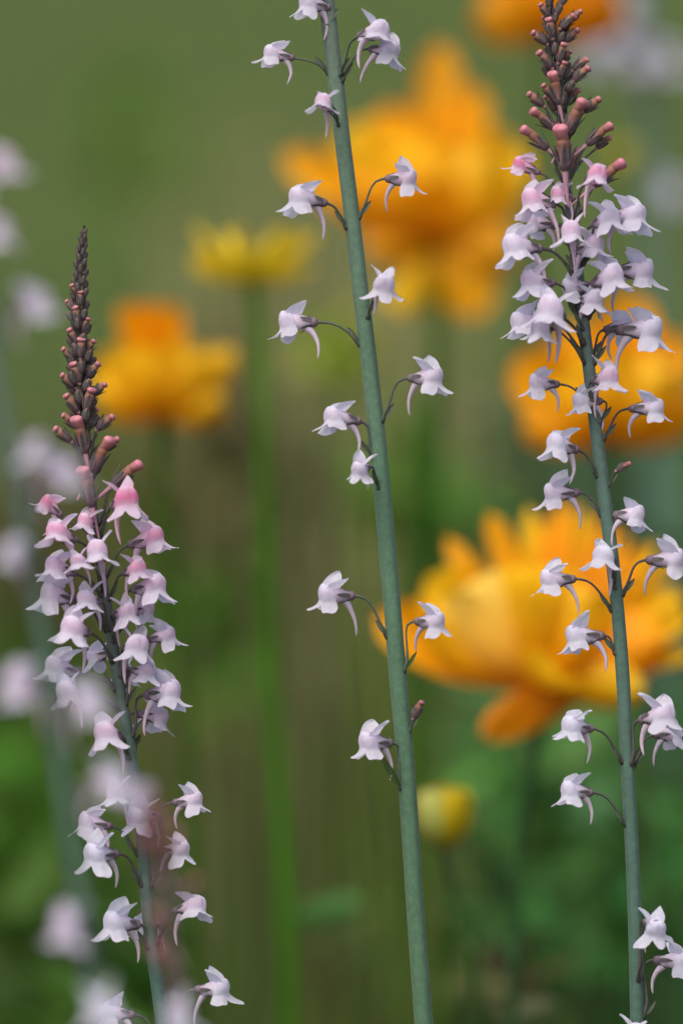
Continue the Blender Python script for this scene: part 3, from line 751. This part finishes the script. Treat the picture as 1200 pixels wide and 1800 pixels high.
RF += [(1048, 430, 1014, 480, 40, -5, 0, .9, .2), (1048, 525, 1026, 580, 60, -8, 0, .85, .1), (948, 575, 1026, 640, 125, -15, 0, .9, .05), (975, 340, 994, 400, 150, -5, 0, .75, .6)]
for a in RF: rgt.flower(*a[:8], pink=a[8], shade=1.03)
RB = [  # cap x, y, size, kind, pink, front
    (988, 232, 1.5, 0, .7, 1), (926, 228, 1.1, 0, .6, .3), (1066, 222, 1.05, 0, .4, .2), (1070, 240, .8, 1, .3, -.5), (942, 196, 1.0, 0, .35, .5), (1018, 183, 1.3, 0, .35, .7),
    (930, 163, .9, 1, .35, .2), (1052, 172, .95, 1, .3, .2), (974, 134, 1.1, 0, .3, 1), (1014, 156, .9, 1, .2, -.5), (1033, 118, .95, 1, .3, .3), (1030, 102, .85, 1, .3, -.4),
    (948, 90, .95, 1, .2, .6), (990, 76, .9, 1, 0, .8), (937, 55, .85, 1, .2, .3), (1014, 50, .9, 1, 0, .2), (1020, 18, .75, 1, .1, .2), (1008, 26, .85, 1, .2, .8),
    (965, 32, .9, 1, .3, .8), (975, 212, .8, 1, .3, -1), (1012, 268, 1.0, 0, .2, -.6), (1086, 288, 1.25, 0, .9, .4), (950, 6, .7, 1, .1, .5), (985, 8, .7, 2, .1, .9),
    (995, -6, .7, 2, .1, .2), (968, -14, .7, 2, 0, .9), (955, -30, .6, 2, 0, .4), (978, -36, .6, 2, 0, .9), (957, 118, .8, 2, .2, -.6), (1000, 110, .85, 2, .1, -.6), (962, 60, .8, 2, 0, -.6), (996, 40, .8, 2, 0, -.5)]
for i in range(34):
    yy = -50 + 6.6 * i; t = i / 33; a = i * 2.3999
    rgt.bud(rgt.stem_x(yy + 15) + math.cos(a) * lerp(12, 30, t), yy, lerp(.5, .85, t), 2 if i % 3 else 1, .15, lean=math.cos(a) * lerp(20, 38, t), front=math.sin(a) * 1.2, drop=16, shade=lerp(.7, .95, t))
for x, y, sc, k, pk, fr in RB: rgt.bud(x, y, sc, k, pk, front=fr)
rgt.bud(1106, 814, .7, 1, .5, lean=60, front=.3, drop=20)

# ---- left spike
lft = Plant("lilac toadflax spike at the left with a long dark tapering spire of buds", GRP, FOCUS,
            [(148, 396), (142, 470), (138, 560), (143, 680), (152, 800), (165, 900), (178, 1000), (193, 1100), (210, 1210), (230, 1330), (250, 1480), (262, 1620), (278, 1740), (290, 1820), (295, 1860)],
            [(396, 2), (560, 3.5), (700, 5), (850, 7), (1000, 7.5), (1100, 10), (1400, 11), (1850, 12)],
            [(396, (.07, .06, .06)), (650, (.14, .13, .14)), (850, (.13, .12, .13)), (1050, (.09, .11, .10)), (1300, (.075, .125, .105)), (1850, (.055, .13, .10))], root=(.02, .01))
LF = [(80, 882, 160, 950, 168, 20, 0, .75, 1.0), (98, 934, 170, 990, 132, 4, 0, .95, .65), (170, 968, 172, 1015, 98, 0, 0, 1.0, .3), (93, 995, 176, 1052, 140, 0, 0, .9, .35),
      (82, 1042, 185, 1110, 162, -5, 0, .98, .2), (124, 1102, 198, 1165, 122, -4, 0, 1.1, .25), (95, 1170, 204, 1215, 155, 0, 0, .98, .12), (114, 1215, 207, 1255, 120, -10, 0, .9, .1),
      (184, 1288, 225, 1335, 125, 0, 0, .98, .3), (165, 1155, 200, 1190, 195, -20, 0, .8, .1), (226, 876, 172, 950, 52, 0, 0, 1.05, 1.0), (274, 942, 182, 1015, 22, 0, 0, .98, .75),
      (246, 998, 188, 1055, 38, 0, 0, .85, .7), (276, 1028, 193, 1100, 32, -3, 0, 1.02, .3), (244, 1134, 207, 1190, 60, -6, 0, 1.02, .2), (300, 1114, 203, 1165, 16, -6, 0, .9, .25),
      (306, 1216, 232, 1295, 20, -3, 0, 1.05, .15), (282, 1262, 228, 1320, -20, -20, 0, .85, .25), (345, 1406, 246, 1475, 10, 0, 0, .8, .15), (150, 1444, 247, 1505, 168, -3, 0, .92, .1),
      (160, 1502, 254, 1558, 148, -8, 0, 1.05, .0), (240, 1436, 244, 1490, 140, -10, 0, .9, .1), (321, 1494, 256, 1562, 28, -8, 0, .85, .12), (346, 1592, 264, 1660, 30, -3, 0, .95, .2),
      (198, 1622, 264, 1668, 142, -6, 0, 1.05, .0), (243, 1625, 262, 1660, 200, -10, 0, .8, .0), (393, 1738, 290, 1815, 12, -8, 0, 1.05, .0), (188, 1782, 291, 1835, 172, -10, 0, .9, .0),
      (218, 1178, 206, 1225, 250, -20, 0, .8, .1), (262, 1070, 192, 1120, -30, -10, 0, .8, .3), (147, 915, 165, 960, 130, 10, 0, .7, .6)]
LF += [(150, 1052, 188, 1110, 130, -8, 0, .8, .2), (225, 1075, 190, 1130, 60, -8, 0, .8, .3), (135, 985, 172, 1040, 120, -5, 0, .75, .4), (262, 1180, 214, 1240, 40, -10, 0, .8, .2), (200, 1395, 240, 1440, 120, -5, 0, .85, .15)]
for a in LF: lft.flower(*a[:8], pink=a[8], shade=1.02)
LB = [(237, 818, 1.25, 0, .7, .2), (150, 832, 1.35, 0, .5, 1), (187, 778, 1.3, 0, .35, .6), (206, 770, .9, 1, .3, .1), (98, 752, .95, 1, .35, .3), (138, 742, 1.25, 0, .35, 1), (197, 731, .95, 1, .3, .2),
      (113, 728, .9, 1, .2, -.3), (167, 718, .85, 1, .2, -.3), (117, 694, .95, 1, .3, .5), (160, 684, 1.05, 1, .3, .9), (184, 674, .85, 1, .25, .1), (110, 658, .85, 1, .2, .2), (130, 638, .95, 1, .3, .9),
      (172, 638, .85, 1, .25, .4), (166, 628, .75, 2, .2, -.3), (112, 612, .8, 1, .2, .2), (143, 595, .9, 1, .25, .9), (164, 598, .8, 1, .1, .2), (123, 578, .8, 1, .2, .6), (154, 559, .75, 1, .1, .5),
      (133, 539, .78, 1, .2, .9), (118, 528, .65, 1, .1, .2), (141, 512, .65, 1, .1, .8), (127, 500, .6, 1, .1, .6), (120, 640, .75, 2, .1, -.5), (150, 655, .8, 2, .1, -.5), (125, 600, .7, 2, .1, -.5)]
for x, y, sc, k, pk, fr in LB: lft.bud(x, y, sc, k, pk, front=fr)
i = 0; yy = 398.0
while yy < 730:      # tight buds spiralling round the tip
    t = min(1, (yy - 398) / 240)
    a = i * 2.3999; rad = lerp(4, 23, t ** .8)
    lft.bud(lft.stem_x(yy + 15) + math.cos(a) * rad, yy + 4, lerp(.36, .82, t ** .8), 2, .1, lean=math.cos(a) * lerp(12, 30, t), front=math.sin(a) * 1.2, drop=14, shade=lerp(.75, 1.0, t))
    yy += lerp(2.9, 6.5, t); i += 1

# ---- near plants, out of focus at the left
fg = Plant("near blurred toadflax leaning down the left edge with soft pale blooms", GRP, .98,
           [(-40, 150), (-32, 400), (-12, 620), (15, 780), (42, 920), (68, 1080), (92, 1240), (112, 1400), (145, 1600), (172, 1800), (180, 1860)],
           [(0, 9), (900, 10), (1850, 13)], [(0, (.12, .16, .15)), (900, (.085, .15, .125)), (1850, (.06, .13, .085))], root=(.03, 0))
for a in [(10, 285, -36, 360, 30, -5, 0, .85, .3), (6, 405, -30, 470, 40, -5, 0, .85, .2), (74, 530, -16, 610, 15, -5, 0, .9, .1), (62, 790, 32, 870, 70, -5, 0, .9, .1), (122, 828, 40, 905, 15, -5, 0, .85, .15),
          (14, 972, 58, 1030, 145, -5, 0, .75, .1), (20, 1205, 90, 1260, 150, -5, 0, 1.0, .2), (168, 1228, 96, 1300, 25, -5, 0, .95, .1), (208, 1372, 112, 1430, 15, -5, 0, .95, .1), (110, 1632, 150, 1690, 120, -5, 0, .85, .2), (178, 1772, 172, 1840, 80, -5, 0, .9, .0)]:
    fg.flower(*a[:7], a[7] * (1.12 if a[0] > 115 else .98), pink=a[8], shade=1.0)
fg2 = Plant("small near blurred toadflax tip with dusty pink buds in front of the left spike", GRP, 1.0,
            [(268, 1385), (275, 1450), (286, 1530), (298, 1620), (306, 1720), (312, 1800), (314, 1860)], [(1385, 3), (1600, 5), (1850, 9)],
            [(1385, (.14, .13, .14)), (1850, (.16, .17, .18))], root=(.02, 0))
for x, y, sc, k, pk, fr in [(262, 1395, .9, 1, .1, .3), (282, 1430, 1.0, 1, .1, .9), (248, 1440, 1.0, 1, .2, .3), (262, 1478, 1.05, 0, .2, .6), (305, 1470, 1.1, 0, .2, .2), (346, 1548, 1.0, 1, .3, .2), (278, 1608, 1.1, 0, .4, .8), (280, 1672, 1.1, 0, .5, .5), (290, 1510, 1.0, 1, .2, -.4)]:
    fg2.bud(x, y, sc, k, pk, front=fr)
fg2.flower(312, 1785, 313, 1840, 90, -5, 0, .95, pink=.05); fg2.flower(235, 1395, 283, 1520, 165, 5, 0, .7, pink=.3)
